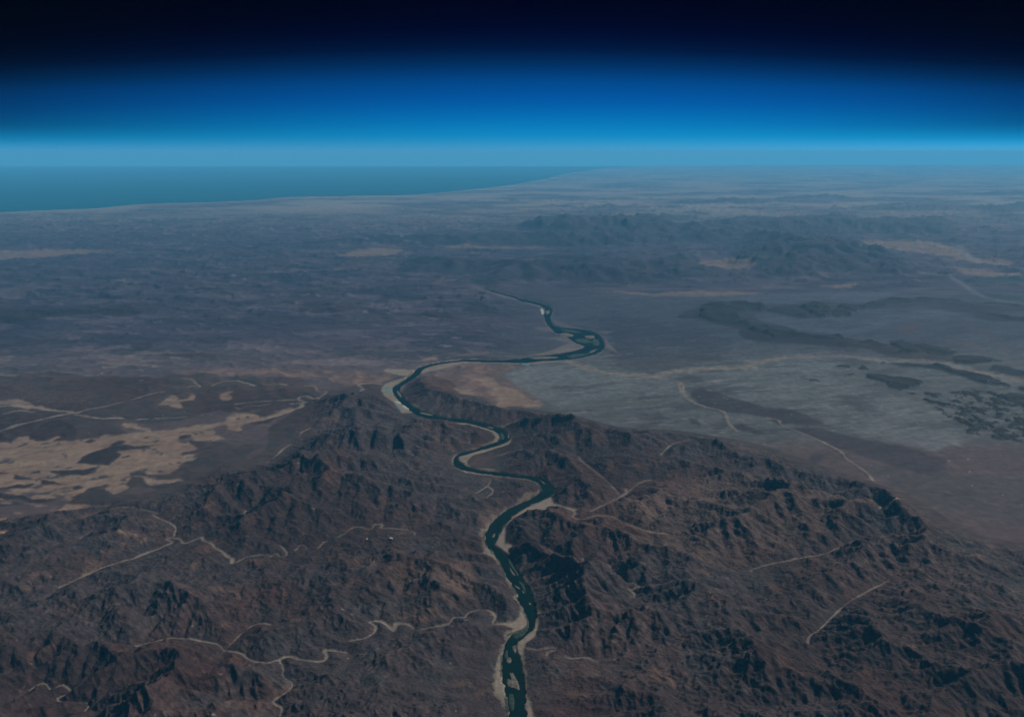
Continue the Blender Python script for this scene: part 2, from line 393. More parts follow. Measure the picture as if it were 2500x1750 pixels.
PINK = [pts(c, s) for c, s in [
 (3, "1700,1340 1900,1310 2060,1370 1980,1360 1880,1330"),
 (3, "1810,1205 2000,1230 2090,1260 2130,1330 2210,1420 2160,1400 2080,1300 1960,1240"),
 (3, "1440,1240 1560,1180 1620,1190 1590,1260 1540,1280"),
 (5, "450,240 700,110 1150,115 1020,180 1100,260 1290,370 1200,400 960,400 860,330 620,300"), (5, "790,720 860,705 900,740 880,760 810,770"),
 (5, "1265,495 1310,495 1290,512"), (2, "1150,830 1210,815 1280,830 1220,855"), (2, "520,920 600,900 670,910 650,945 560,945"),
 (8, "590,620 700,560 850,560 820,620 720,760 660,700"), (8, "340,500 450,640 600,700 750,790 700,760 500,660 370,560"),
 (4, "1300,940 1380,900 1470,880 1480,905 1440,940 1330,955"), (4, "1100,160 1900,140 2296,170 2296,260 2150,210 1600,200"),
 (5, "0,160 300,190 220,240 100,240 0,260"), (6, "0,880 120,900 260,950 300,1030 120,1100 0,1000"), (5, "1800,1080 2100,900 2296,880 2296,1080 2000,1160 1850,1150"),
 (8, "850,180 1000,130 1000,250 880,330")]]
COAST = np.vstack([pts(1, "-900,505 -400,475 0,455 300,441 620,430 720,420 880,405 1100,395 1400,388 1660,376 1760,368 1850,357 2100,349"),
                   pts(2, "0,347 400,342 560,330 700,316 900,296 1100,272 1300,235 1500,190 1750,160"), pts(3, "-100,148 900,142 2296,142 3200,142")])

MTN = [(pts(c, s), u) for c, s, u in [   # uplands: outline, relative uplift
 (4, "1140,975 1230,900 1500,830 1800,770 1950,660 2000,540 2050,400 2060,310 2160,330 2296,330 2750,480 2296,486 2700,440 2900,480 3300,640 2900,750 2700,1100 3500,6500 900,6500 900,1700 1300,1486 1550,1380 1400,1200 1250,1060", 1.0),
 (5, "380,230 480,190 620,250 700,310 950,370 1050,420 1200,440 1400,470 1500,500 1700,560 2000,590 2296,620 2500,640 2900,730 3156,850 3500,960 3750,1050 3900,1180 4100,1300 4700,1400 9000,6500 1700,6500 1250,2700 1180,1486 900,1300 1100,600 950,500 600,440 400,350", 1.0),
 (5, "-100,300 200,320 300,370 430,440 560,480 900,540 960,600 700,700 650,760 800,840 1150,880 1230,940 900,1130 880,1290 880,1400 985,1500 1050,1640 1090,1770 1040,1830 1000,1900 950,2150 960,2350 1040,2700 1200,5200 -100,5200", 1.0),
 (5, "700,330 950,380 1080,430 1000,520 880,480 700,440 520,410 400,350", .9),
]]
HILLY = [(pts(c, s), u) for c, s, u in [   # low broken ground
 (7, "-2200,300 0,180 700,60 1400,100 1700,300 1500,486 1300,700 1200,1300 1300,6500 -9000,6500", .85),
 (4, "-600,100 400,120 1100,160 2000,160 2100,300 1900,380 1500,440 1300,500 900,480 300,430 -600,340", .22),
 (4, "1250,640 1500,560 1900,470 2050,480 1950,640 1800,760 1400,830 1200,860", .15),
]]
FAR = [(pts(c, s), u) for c, s, u in [   # distant ranges (base outlines) with their heights
 (2, "1150,560 1300,530 1600,525 1900,525 2080,530 2180,560 2100,600 1700,590 1400,600", 2.3),
 (2, "-200,650 300,630 760,620 1200,600 1500,580 2296,560 2500,600 2400,660 1700,680 1300,690 900,680 500,690 0,690", .9),
 (2, "560,575 900,590 1100,570 1300,560 1400,590 1100,610 700,620", .5),
 (2, "250,800 560,765 800,755 960,770 1080,790 1300,785 1500,780 1800,785 2296,800 2450,880 2100,950 1700,930 1100,925 800,905 400,890", .85),
 (2, "860,960 1000,900 1150,920 1100,1000 980,990", .5),
 (2, "-500,810 0,800 240,815 150,850 -400,850", .4),
 (3, "380,640 700,600 1000,640 1300,700 1500,800 1550,860 1300,870 1100,850 800,900 600,860 300,760", 1.2),
 (3, "0,560 200,530 500,490 700,500 1000,490 1500,510 1850,530 1800,600 1200,620 600,600 300,600", .9),
 (3, "1150,440 1400,400 1650,410 1900,440 1700,460 1200,460", .55), (3, "-100,395 300,378 640,385 600,405 0,410", .8), (3, "600,365 1000,350 1100,360 900,375", .8),
 (3, "1900,430 2296,400 2800,400 2800,460 2000,460", .7), (3, "1800,345 2296,330 2800,330 2500,350", .9),
 (3, "1250,760 1500,800 1700,870 1500,870", .6), (3, "1980,700 2296,680 2700,680 2700,790 2296,790", .5),
 (1, "-500,900 0,800 340,790 700,760 1100,770 1000,830 600,860 200,930 -500,980", .5),
 (1, "0,590 400,585 900,590 1400,600 1900,590 2200,600 1600,640 800,650 0,640", .35),
 (1, "1330,1010 1450,985 1550,1000 1620,1030 1400,1040", .45), (1, "560,640 900,650 1200,690 800,720 600,690", .35),
]]
for o_ in HILLS:
    FAR.append((o_[0], o_[1] * .16))


# ------------------------------------------------------------------ relief: rivers cutting down through rising ground
def resize(a, shape):
    ny, nx = shape
    yi = np.linspace(0, a.shape[0] - 1, ny); xi = np.linspace(0, a.shape[1] - 1, nx)
    return bilerp(a, xi[None, :] + np.zeros((ny, 1)), yi[:, None] + np.zeros((1, nx)))


def bilerp(a, X, Y):
    X = np.clip(X, 0, a.shape[1] - 1.001); Y = np.clip(Y, 0, a.shape[0] - 1.001)
    x0 = X.astype(np.int64); y0 = Y.astype(np.int64); fx = X - x0; fy = Y - y0
    return (a[y0, x0] * (1 - fx) + a[y0, x0 + 1] * fx) * (1 - fy) + (a[y0 + 1, x0] * (1 - fx) + a[y0 + 1, x0 + 1] * fx) * fy


def bicub(a, X, Y):
    """cubic B-spline lookup (smooth)"""
    X = np.clip(X, 1, a.shape[1] - 3.001); Y = np.clip(Y, 1, a.shape[0] - 3.001)
    x0 = X.astype(np.int64); y0 = Y.astype(np.int64); fx = X - x0; fy = Y - y0

    def w(t):
        return ((1 - t) ** 3 / 6, (3 * t ** 3 - 6 * t ** 2 + 4) / 6, (-3 * t ** 3 + 3 * t ** 2 + 3 * t + 1) / 6, t ** 3 / 6)
    wx = w(fx); wy = w(fy); r = 0
    for j in range(4):
        row = 0
        for i in range(4):
            row = row + wx[i] * a[y0 + j - 1, x0 + i - 1]
        r = r + wy[j] * row
    return r


def receivers(h, cell):
    ny, nx = h.shape
    hp = np.pad(h, 1, constant_values=1e9)
    best = np.zeros_like(h); rec = np.arange(ny * nx).reshape(ny, nx); dist = np.full(h.shape, cell)
    idx = rec.copy()
    for dy in (-1, 0, 1):
        for dx in (-1, 0, 1):
            if dx == 0 and dy == 0:
                continue
            L = cell * math.hypot(dx, dy)
            s = (h - hp[1 + dy:1 + dy + ny, 1 + dx:1 + dx + nx]) / L
            m = s > best
            best = np.where(m, s, best)
            rec = np.where(m, idx + dy * nx + dx, rec)
            dist = np.where(m, L, dist)
    return rec.ravel(), dist.ravel()


def erode(U, fixed, base, cell, h, n, dt, Kf, m=0.45, area_min=1.0):
    ny, nx = h.shape
    N = ny * nx
    Uf = (U * dt).ravel(); fx = fixed.ravel(); bs = base.ravel()
    self_ = np.arange(N)
    A = None
    for it in range(n):
        h = np.where(fixed, base, h)
        rec, dist = receivers(h, cell)
        rec = np.where(fx, self_, rec)
        hop = (rec != self_).astype(np.int32); r = rec.copy()
        for k in range(12):
            hop = hop + hop[r]; r = r[r]
        order = np.argsort(hop, kind='stable')
        cnt = np.bincount(hop); cs = np.concatenate([[0], np.cumsum(cnt)])
        A = np.full(N, cell * cell)
        for l in range(len(cnt) - 1, 0, -1):
            q = order[cs[l]:cs[l + 1]]
            np.add.at(A, rec[q], A[q])
        F = Kf * dt * (A + area_min) ** m / dist
        hf = h.ravel() + np.where(fx, 0, Uf)
        for l in range(1, len(cnt)):
            q = order[cs[l]:cs[l + 1]]
            hf[q] = (hf[q] + F[q] * hf[rec[q]]) / (1 + F[q])
        h = hf.reshape(ny, nx)
    return np.where(fixed, base, h), A.reshape(ny, nx)


def soften(h, fixed, base, n, k=0.18):
    for _ in range(n):
        p = np.pad(h, 1, mode='edge')
        h = h + k * (p[:-2, 1:-1] + p[2:, 1:-1] + p[1:-1, :-2] + p[1:-1, 2:] - 4 * h)
        h = np.where(fixed, base, h)
    return h


def warp(X, Y, amp):
    """ragged edges for mapped outlines"""
    s = 1.0 / 9.0
    return (X + amp * 2.2 * fbm(X * s, Y * s, 4, 91, .6), Y + amp * 3.0 * fbm(X * s + 40, Y * s + 9, 4, 57, .6))


def boxblur(m, n):
    """box average of radius n cells"""
    for ax in (0, 1):
        p = np.pad(m, [(n + 1, n) if k == ax else (0, 0) for k in (0, 1)], mode='edge')
        c = np.cumsum(p, axis=ax)
        m = (np.take(c, range(2 * n + 1, c.shape[ax]), axis=ax) - np.take(c, range(0, c.shape[ax] - 2 * n - 1), axis=ax)) / (2 * n + 1)
    return m


def base_level(X, Y):
    return 0.35 + 0.5 * np.clip(fbm(X / 60, Y / 60, 4, 5), -1, 1) * sstep(0, 1, (Y > 0) * 1.0) * 0.5 + 0.25


def near_maps(X, Y, cell):
    low = np.clip(.12 + .5 * fbm(X / 60, Y / 60, 4, 71), 0, .3) * sstep(60, -40, X + .25 * (Y - 250)) * sstep(440, 400, Y)
    wx, wy = warp(X, Y, 1.0)
    wx2 = X + 14 * fbm(X / 45, Y / 45, 4, 81); wy2 = Y + 14 * fbm(X / 45 + 9, Y / 45, 4, 83)
    U = np.zeros(X.shape)
    for P, u in HILLY:
        U = np.maximum(U, u * inpoly(wx2, wy2, P))
    for P, u in MTN:
        U = np.maximum(U, u * inpoly(wx + .5 * (wx2 - X), wy + .5 * (wy2 - Y), P))
    U = boxblur(boxblur(U, max(1, int(7 / cell))), max(1, int(7 / cell)))
    U = U * (.6 + .4 * sstep(.2, .9, U))
    U = np.maximum(U, low)
    U = np.where(U < .06, 0, U)
    for P in SAND:
        U = np.where(inpoly(wx, wy, P) & (U < .6), 0, U)
    for P in DARKISLES:
        U = np.where(inpoly(wx, wy, P), .12, U)
    for P in BANKS:
        U = np.where(inpoly(X, Y, P), 0, U)
    return U


NX0, NX1, NY0, NY1 = -340.0, 300.0, 40.0, 444.0
FX0, FX1, FY0, FY1 = -1500.0, 1500.0, 430.0, 2600.0


UPN = 0.058
UPF = 0.11


def simulate_near():
    h = None
    for cell, n, dt in ((4.0, 40, 12.0), (2.0, 12, 8.0), (1.0, 8, 5.0), (0.5, 5, 3.0)):
        nx = int((NX1 - NX0) / cell) + 1; ny = int((NY1 - NY0) / cell) + 1
        X, Y = np.meshgrid(np.linspace(NX0, NX1, nx), np.linspace(NY0, NY1, ny))
        U = near_maps(X, Y, cell)
        dr = linedist(X, Y, RIVER_MID, 60.0)
        riv = inpoly(X, Y, RIVER_POLY) | (dr < 0.8 * cell)
        base = base_level(X, Y) * sstep(0, 25, dr)
        fixed = (U <= 0.0) | riv
        base = np.where(riv, 0.0, base)
        for w, P in WASHES:
            dw = linedist(X, Y, P, max(w, cell * .75))
            m = (dw < max(w, cell * .72)) & ~riv
            # a dry riverbed climbs gently away from the river
            fixed |= m
            base = np.where(m, 0.012 * np.minimum(dr, 60) + 0.1, base)
        edge = np.zeros(X.shape, bool); edge[0] = edge[-1] = True; edge[:, 0] = edge[:, -1] = True
        fixed |= edge
        base = np.where(edge, 1.0, base)
        # rock of uneven hardness
        Un = U * (0.45 + 1.1 * np.clip(0.5 + 1.0 * fbm(X / 75, Y / 60, 3, 31), 0, 1.4)) * (0.85 + 0.5 * fbm(X / 14, Y / 14, 3, 77))
        Un = np.clip(Un, 0.01, 3) * UPN
        # gentler beside the river
        Un *= 0.6 + 0.6 * sstep(.5, 3.5, dr) * (1 - .2 * sstep(6, 20, dr))
        rng = np.random.RandomState(3)
        if h is None:
            h = 0.5 + 0.02 * np.minimum(dr, 60) + 0.35 * rng.rand(*X.shape) + 0.5 * fbm(X / 30, Y / 30, 4, 8)
        else:
            h = resize(h, X.shape) + 0.04 * rng.rand(*X.shape)
        h, A = erode(Un, fixed, base, cell, h, n, dt, 0.05, area_min=1.6)
    hs = soften(h, fixed, base, 1, .12)
    return hs, A, U


def simulate_far():
    cell = 4.0
    nx = int((FX1 - FX0) / cell) + 1; ny = int((FY1 - FY0) / cell) + 1
    X, Y = np.meshgrid(np.linspace(FX0, FX1, nx), np.linspace(FY0, FY1, ny))
    wx, wy = warp(X, Y, 2.2)
    wx = wx + 30 * fbm(X / 110, Y / 110, 4, 81); wy = wy + 45 * fbm(X / 110 + 9, Y / 110, 4, 83)
    U = np.full(X.shape, 0.03) + .08 * sstep(0, .3, fbm(X / 60, Y / 60, 4, 19)) * sstep(.02, -.05, X / Y)
    for P, u in FAR:
        U = np.maximum(U, u * inpoly(wx, wy, P))
    rng_ = ridged(X / 170, Y / 110, 4, 66, .55)
    U = np.maximum(U, .55 * sstep(.38, .75, rng_) * sstep(520, 640, Y) * sstep(2100, 1500, Y) * sstep(-.02, -.1, X / Y) * (1 - .3 * sstep(900, 1500, Y)))
    U = np.maximum(U, .9 * sstep(.35, .7, rng_) * sstep(760, 860, Y) * sstep(2400, 2000, Y) * sstep(-.12, 0, X / Y))
    U = boxblur(boxblur(U, 2), 2)
    for P in SAND:
        U = np.where(inpoly(wx, wy, P), 0, U)
    dr = linedist(X, Y, RIVER_MID, 60.0)
    lowr = (fbm(X / 150, Y / 150, 3, 12) < -.15) & (U <= .035)
    fixed = (U <= 0) | (dr < 4) | lowr
    base = 0.6 * sstep(0, 30, dr)
    fixed[0] = fixed[-1] = True; fixed[:, 0] = fixed[:, -1] = True
    rng = np.random.RandomState(5)
    h = .6 + .3 * rng.rand(*X.shape) + .4 * fbm(X / 100, Y / 100, 4, 3)
    Un = U * (0.6 + 0.9 * np.clip(.5 + .8 * fbm(X / 120, Y / 120, 4, 6), 0, 1.4)) * UPF
    h, A = erode(Un, fixed, base, cell, h, 40, 12.0, 0.05, area_min=60.0)
    h = np.where(h > 15, 15 + (h - 15) * .35, h)
    return h, A, U


HN, AN, UN = simulate_near()
HF, AF, UF = simulate_far()
print("relief near", HN.max(), np.percentile(HN, 90), "far", HF.max(), np.percentile(HF, 90))


def height_at(X, Y):
    """terrain height, drainage area and ruggedness at any place"""
    gx = (X - NX0) / (NX1 - NX0) * (HN.shape[1] - 1); gy = (Y - NY0) / (NY1 - NY0) * (HN.shape[0] - 1)
    fx = (X - FX0) / (FX1 - FX0) * (HF.shape[1] - 1); fy = (Y - FY0) / (FY1 - FY0) * (HF.shape[0] - 1)
    wn_ = sstep(-20, 30, np.minimum(np.minimum(X - NX0, NX1 - X), NY1 - Y) - 20)
    wf_ = sstep(0, 60, np.minimum(np.minimum(X - FX0, FX1 - X), FY1 - Y)) * sstep(0, 25, Y - FY0)
    wf_ = wf_ * (1 - wn_)
    h = np.zeros(X.shape); lA = np.zeros(X.shape); ug = np.zeros(X.shape)
    m = wn_ > 0
    h[m] += wn_[m] * bicub(HN, gx[m], gy[m])
    lA[m] += wn_[m] * bilerp(np.log(AN), gx[m], gy[m])
    ug[m] += wn_[m] * bicub(UN, gx[m], gy[m])
    m = wf_ > 0
    h[m] += wf_[m] * bicub(HF, fx[m], fy[m])
    lA[m] += wf_[m] * bilerp(np.log(AF) - 3.2, fx[m], fy[m])
    ug[m] += wf_[m] * bicub(UF, fx[m], fy[m])
    r = np.clip(1 - wn_ - wf_, 0, 1)
    h += r * 0.6
    return h, lA, ug


def mixc(col, m, c):
    m = np.clip(m, 0, 1)[..., None]
    return col * (1 - m) + np.array(c) * m


def anyin(polys, X=None, Y=None):
    X = WX if X is None else X; Y = WY if Y is None else Y
    r = np.zeros(GX.shape, bool)
    for P in polys:
        r |= inpoly(X, Y, P)
    return r


def blur(m, n=1):
    m = m.astype(float)
    for _ in range(n):
        p = np.pad(m, 1, mode='edge')
        m = (p[:-2, 1:-1] + p[2:, 1:-1] + p[1:-1, :-2] + p[1:-1, 2:] + 4 * m) / 8
    return m


# ------------------------------------------------------------------ the land as a fan of cells, finer near the viewer
NROW, NCOL = 1140, 1500
prow = np.concatenate([np.linspace(371.2, 380, 12)[:-1], np.linspace(380, 2100, NROW - 91), np.linspace(2100, 3900, 81)[1:]])
ydist = ground(np.full(NROW, 1250.0), prow)[:, 1]
ydist[0] = 6700.0
tcol = np.linspace(-0.87, 0.87, NCOL)
GX = (ydist[:, None] + 35.0) * tcol[None, :]
GY = np.repeat(ydist[:, None], NCOL, 1)
# a little irregularity so that rows never line up
H, LA, UG = height_at(GX, GY)
DR = linedist(GX, GY, RIVER_MID, 40.0)
WX, WY = warp(GX, GY, 1.0)
farw = sstep(500, 900, GY)
fw1 = fbm(GX / 5, GY / 9, 4, 1201, .6); fw2 = fbm(GX / 5 + 3, GY / 9, 4, 1202, .6)
WX = GX + 2.2 * farw * fw1 + (WX - GX) * (1 + 1.5 * farw); WY = GY + 5 * farw * fw2 + (WY - GY) * (1 + 1.5 * farw)
MW1 = 0.55 * fbm(GX / 1.7, GY / 1.7, 3, 14)
riverin = inpoly(GX + .55 * fbm(GX / 2.6, GY / 2.6, 3, 15) * (1 + farw), GY + .55 * fbm(GX / 2.6, GY / 2.6, 3, 16) * (1 + farw), RIVER_POLY)
# fine gullies and rock texture on the steep ground
rug = np.clip(UG, 0, 1)
gul = ridged(GX / 5.5 + .2 * H, GY / 5.5, 4, 44, .5)
dry_near = 1 - sstep(450, 800, GY)
H += rug * dry_near * (gul - .4) * .6 * sstep(.3, 3.0, H)
gul2 = ridged(GX / 2.3 + .4 * H, GY / 2.3 - .3 * H, 3, 144, .6)
H += rug * dry_near * (gul2 - .4) * .5 * sstep(.4, 2.0, H)
H += (0.10 * fbm(GX / 3.0, GY / 3.0, 4, 21) * (0.35 + rug)) * sstep(0.5, 3, DR) * (1 + 1.5 * farw)
ff = sstep(600, 900, GY)
H += ff * np.clip(UG, 0, 1.4) * (ridged(GX / 40, GY / 40, 5, 9, .5) - .3) * 3.0
mleft = sstep(350, 430, GY) * (1 - blur(anyin(SAND), 6)) * (1 - rug) * sstep(1700, 1300, GY) * sstep(.04, -.04, GX / GY) * sstep(2, 12, DR)
H += mleft * (.9 * ridged(GX / 13, GY / 13, 4, 301) + 2.2 * sstep(.3, .8, ridged(GX / 42, GY / 26, 4, 303)) * sstep(500, 640, GY))
mright = sstep(640, 760, GY) * sstep(2200, 1700, GY) * sstep(.0, .08, GX / GY)
H += mright * 2.6 * sstep(.35, .8, ridged(GX / 50, GY / 32, 4, 305))
hillm = np.zeros(GX.shape)
for P, hh in HILLS:
    hillm = np.maximum(hillm, hh * inpoly(WX, WY, P))
hillm = blur(hillm, 3)
H += hillm * (.12 + .55 * ridged(GX / 22, GY / 22, 4, 311) * sstep(0, 2.5, hillm))
isle_z = blur(anyin([pts(6, "1500,290 1750,300 2000,280 2500,380 2500,640 2150,620 1900,560 1700,390")]), 5)
blob = fbm(GX / 6, GY / 9, 5, 700, .6)
H += isle_z * .7 * sstep(.03, .35, blob)
H = np.maximum(H, 0.08)
H = np.where(riverin, -0.5, H)
coast_y = np.interp(GX / GY, (COAST[:, 0] / COAST[:, 1]), COAST[:, 1])
ccd = (coast_y - GY) / coast_y
land = ccd > -0.02
H = np.where(ccd < 0.0, -0.6, H * sstep(-.002, .03, ccd) + .12)

# ------------------------------------------------------------------ ground colours (rock, gravel, sand): plus some painted-in haze and corner darkening
n1 = fbm(GX / 45, GY / 45, 5, 100); n2 = fbm(GX / 12, GY / 12, 5, 200); n3 = fbm(GX / 3.2, GY / 3.2, 4, 300)
nfar = fbm(GX / 130, GY / 130, 5, 400); nst = fbm(GX / 60, GY / 22, 5, 500)
COL = np.zeros(GX.shape + (3,)) + np.array((0.098, 0.072, 0.080))
# broad kinds of ground
mid = sstep(370, 450, GY)
COL = mixc(COL, mid * .9, (0.112, 0.094, 0.118))
COL = mixc(COL, .9 * sstep(-.05, .35, nfar) * mid, (0.055, 0.052, 0.080))
COL = mixc(COL, .7 * sstep(.0, .45, nst) * mid, (0.22, 0.18, 0.19))
COL = mixc(COL, .7 * sstep(.1, .35, fbm(GX / 45, GY / 30, 5, 520)) * mid, (0.055, 0.052, 0.066))
right = sstep(-.05, .12, GX / GY + .04 * n1) * sstep(300, 330, GY) * (1 - sstep(620, 700, GY))
COL = mixc(COL, right, (0.135, 0.150, 0.165))
COL = mixc(COL, .7 * blur(anyin(PALEPLAIN), 14), (0.185, 0.215, 0.24))
COL = mixc(COL, .75 * blur(anyin(DARKPLAIN), 10), (0.085, 0.085, 0.105))
strm = ridged(GX / 34 + .3 * n1, GY / 22, 5, 1301, .6)
COL = mixc(COL, .45 * right * sstep(.62, .85, strm), (0.25, 0.26, 0.26))
COL = mixc(COL, .5 * right * sstep(.15, .5, fbm(GX / 38, GY / 16, 5, 1303, .6)), (0.085, 0.085, 0.10))
COL = mixc(COL, .55 * right * sstep(.1, .35, fbm((GX + .6 * GY) / 40, (GY - .3 * GX) / 9, 5, 1305, .6)), (0.07, 0.068, 0.08))
COL = mixc(COL, .5 * right * sstep(.3, .55, fbm((GX + .6 * GY) / 30, (GY - .3 * GX) / 5, 5, 1307, .6)), (0.26, 0.25, 0.24))
COL = mixc(COL, .9 * blur(anyin(MESAS[:2] + MESAS[3:]), 4), (0.052, 0.042, 0.052))
COL = mixc(COL, .7 * blur(anyin(MESAS[2:3]), 24), (0.075, 0.068, 0.078))  # dark gravel at lower right, with vignette darkening also put into its colour
COL *= (1 + .30 * right * fbm((GX + .5 * GY) / 26, (GY - .3 * GX) / 7, 5, 1311, .6))[..., None]
COL = mixc(COL, isle_z * sstep(.0, .04, blob), (0.012, 0.014, 0.022))
# mountains
mt = blur(UG > .3, 2) * (1 - sstep(560, 640, GY))
rock = np.zeros_like(COL) + np.array((0.088, 0.066, 0.074))
rock = mixc(rock, sstep(-.1, .5, n1), (0.115, 0.074, 0.074))
rock = mixc(rock, .8 * sstep(0, .5, n2), (0.070, 0.066, 0.074))
rock = mixc(rock, .7 * sstep(.3, .7, fbm(GX / 9, GY / 9, 4, 311)), (0.20, 0.13, 0.105))
rock = mixc(rock, .6 * sstep(.3, .8, n3), (0.15, 0.125, 0.115))
brown = blur(anyin([pts(6, "-1300,1080 -500,1060 -300,900 0,860 300,850 900,1000 1300,1080 1100,1250 700,1380 300,1500 -300,1400 -900,1200"),
                    pts(8, "200,560 800,520 900,700 700,800 300,720"), pts(4, "-200,120 1100,160 2296,170 2296,260 1300,420 0,360")]), 12)
rock = mixc(rock, .48 * brown, (0.175, 0.115, 0.092))
# beds of rock of different colour, following the height
beds = .5 + .5 * np.sin((H + .8 * n2 + .05 * GX) * 5.5 + 3 * n1)
rock *= (1 + .42 * (beds - .5) * sstep(.5, 2, H))[..., None]
COL = COL * (1 - mt[..., None]) + rock * mt[..., None]
hl = blur((UG > .1) & (UG <= .3), 2) * (1 - sstep(560, 640, GY))
COL = mixc(COL, hl * .6, (0.115, 0.085, 0.078))
COL = mixc(COL, brown * hl * .6, (0.15, 0.10, 0.09))
COL = mixc(COL, hl * .7 * sstep(0, .4, n2), (0.06, 0.055, 0.062))
# far ranges: bare dark rock over paler feet
fr = sstep(.3, .8, UG) * sstep(560, 640, GY)
COL = mixc(COL, fr * .75, (0.055, 0.058, 0.070))
COL = mixc(COL, .6 * sstep(.08, .3, UG) * (1 - sstep(.3, .6, UG)) * sstep(560, 640, GY) * sstep(-.2, .3, nfar), (0.15, 0.13, 0.125))
COL = mixc(COL, .9 * blur(anyin(PINK), 6) * (.5 + .5 * sstep(-.3, .3, n2)), (0.20, 0.135, 0.12))
# gravel in the valley bottoms
chan = sstep(4.2, 7.5, LA) * mt * sstep(0.0, .6, UG)
COL = mixc(COL, chan * .75, (0.13, 0.122, 0.12))
# dark hills of the plain
hm = blur(anyin([p for p, h in HILLS]), 1)
COL = mixc(COL, hm, (0.010, 0.016, 0.028))
# green irrigated ground
COL = mixc(COL, .8 * blur(anyin(GREEN), 2), (0.035, 0.075, 0.065))
# sand
sand_m = anyin(SAND)
isl_m = anyin(DARKISLES, GX + .5 * (WX - GX), GY + .5 * (WY - GY))
speck = (fbm(GX / 5, GY / 7, 4, 800) > .52) & (GX / GY < -.35) & (GY < 420)
isl_m |= speck & sand_m
speck2 = (fbm(GX / 9, GY / 4.5, 5, 810, .6) > .62 - .9 * sstep(290, 240, GY) * sstep(-.3, -.5, GX / GY) - .25 * sstep(600, 800, GY)) & (GX / GY < .1)
sand_m &= ~(speck2 | isl_m)
sandc = np.zeros_like(COL) + np.array((0.27, 0.205, 0.165))
sandc = mixc(sandc, .7 * sstep(-.2, .5, fbm(GX / 40, GY / 20, 4, 900)), (0.24, 0.165, 0.13))
sandc = mixc(sandc, .5 * sstep(0, .6, fbm(GX / 12, GY / 6, 4, 901)), (0.30, 0.24, 0.195))
sb = blur(sand_m, 3)
sb = (np.clip(sb * 1.15 + .35 * (fbm(GX / 3, GY / 3, 4, 905, .65)) * (1 - np.abs(2 * sb - 1)), 0, 1) * (.68 + .32 * sstep(-.45, .2, fbm((GX + .7 * GY) / 22, (GY - .35 * GX) / 6, 5, 906, .6))))[..., None]
COL = COL * (1 - sb) + sandc * sb
COL = mixc(COL, blur(isl_m, 1) * .9, (0.072, 0.060, 0.064))
# pale streaks and pans of the middle distance
str1 = fbm(GX / 15, GY / 6, 4, 950); str2 = fbm(GX / 90, GY / 90, 3, 960)
sz = sstep(370, 440, GY) * (1 - sstep(1500, 1900, GY)) * sstep(.05, -.1, GX / GY - .02)
strk = sstep(.40, .50, str1) * sz * sstep(-.1, .3, str2)
COL = mixc(COL, .8 * strk, (0.30, 0.27, 0.25))
# outcrops of white quartz
qz = sstep(.78, .84, fbm(GX / 1.8, GY / 1.8, 3, 971)) * sstep(.0, .3, fbm(GX / 30, GY / 30, 3, 972)) * (GY < 420)
COL = mixc(COL, .9 * qz, (0.42, 0.40, 0.38))
# dry riverbeds and banks
wash_m = np.zeros(GX.shape); fan_m = np.zeros(GX.shape)
for w, P in WASHES:
    d = linedist(GX + .25 * MW1, GY + .25 * MW1, P, w * 4)
    ww = w * (1 + 1.1 * fbm(GX / 5, GY / 5, 3, 33))
    wash_m = np.maximum(wash_m, 1 - sstep(ww * .6, ww * 1.3, d))
    if w > 1.2:
        wide = linedist(WX, WY, P, w * 8)
        fan_m = np.maximum(fan_m, 1 - sstep(w * 1., w * (4 + 3 * n2), wide))
COL = mixc(COL, .75 * fan_m * (.7 + .6 * n3), (0.27, 0.27, 0.27))
COL = mixc(COL, .85 * wash_m * (.55 + .45 * sstep(-.4, .2, fbm(GX / 14, GY / 14, 3, 37))), (0.30, 0.26, 0.23))
bank_m = anyin(BANKS, GX + MW1, GY + MW1)
edge_d = np.minimum(linedist(GX, GY, RA, 8), linedist(GX, GY, RB, 8))
thin = edge_d < (0.5 + 1.5 * np.clip(fbm(GX / 6, GY / 6, 4, 41), -.5, 1)) * (1 + GY / 900)
bank_m = bank_m | thin
bk = blur(bank_m, 1)
bankc = mixc(np.zeros_like(COL) + np.array((0.28, 0.245, 0.215)), .6 * sstep(0, .5, n3), (0.15, 0.14, 0.13))
COL = COL * (1 - bk[..., None]) + bankc * bk[..., None]
# bushes on the water's edge
veg = (edge_d < .5 + .35 * n3) & ~riverin & (fbm(GX / 10, GY / 10, 3, 61) > -.1)
COL = mixc(COL, .8 * veg, (0.03, 0.045, 0.035))
# the coastal strip
COL = mixc(COL, .8 * sstep(-.3, .25, fbm(GX / 260, GY / 160, 5, 530)) * sstep(1300, 1800, GY) * (1 - sstep(.3, .7, UG)), (0.30, 0.27, 0.25))
COL = mixc(COL, .6 * sstep(.06, .0, ccd), (0.30, 0.27, 0.25))
COL = mixc(COL, .45 * sstep(.25, .05, ccd) * sstep(-.3, .3, nst), (0.20, 0.18, 0.17))
COL *= (1 + .26 * n3 + .18 * n2)[..., None]
# beds of dark iron-stained rock, in patches wherever the ground is rock
dk = sstep(-.25, .45, fbm(GX / 70, GY / 70, 4, 990)) * np.clip(mt + .8 * hl, 0, 1)
COL *= .40
COL *= (1 - .24 * right * (1 - mt))[..., None]
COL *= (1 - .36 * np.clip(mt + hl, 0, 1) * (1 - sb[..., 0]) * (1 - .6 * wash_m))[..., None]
COL *= (1 - .42 * dk * (1 - sb[..., 0] * .6) * (1 - .6 * wash_m))[..., None]
COL *= 1 + (dk * (1 - wash_m))[..., None] * np.array((.20, -.08, -.16))
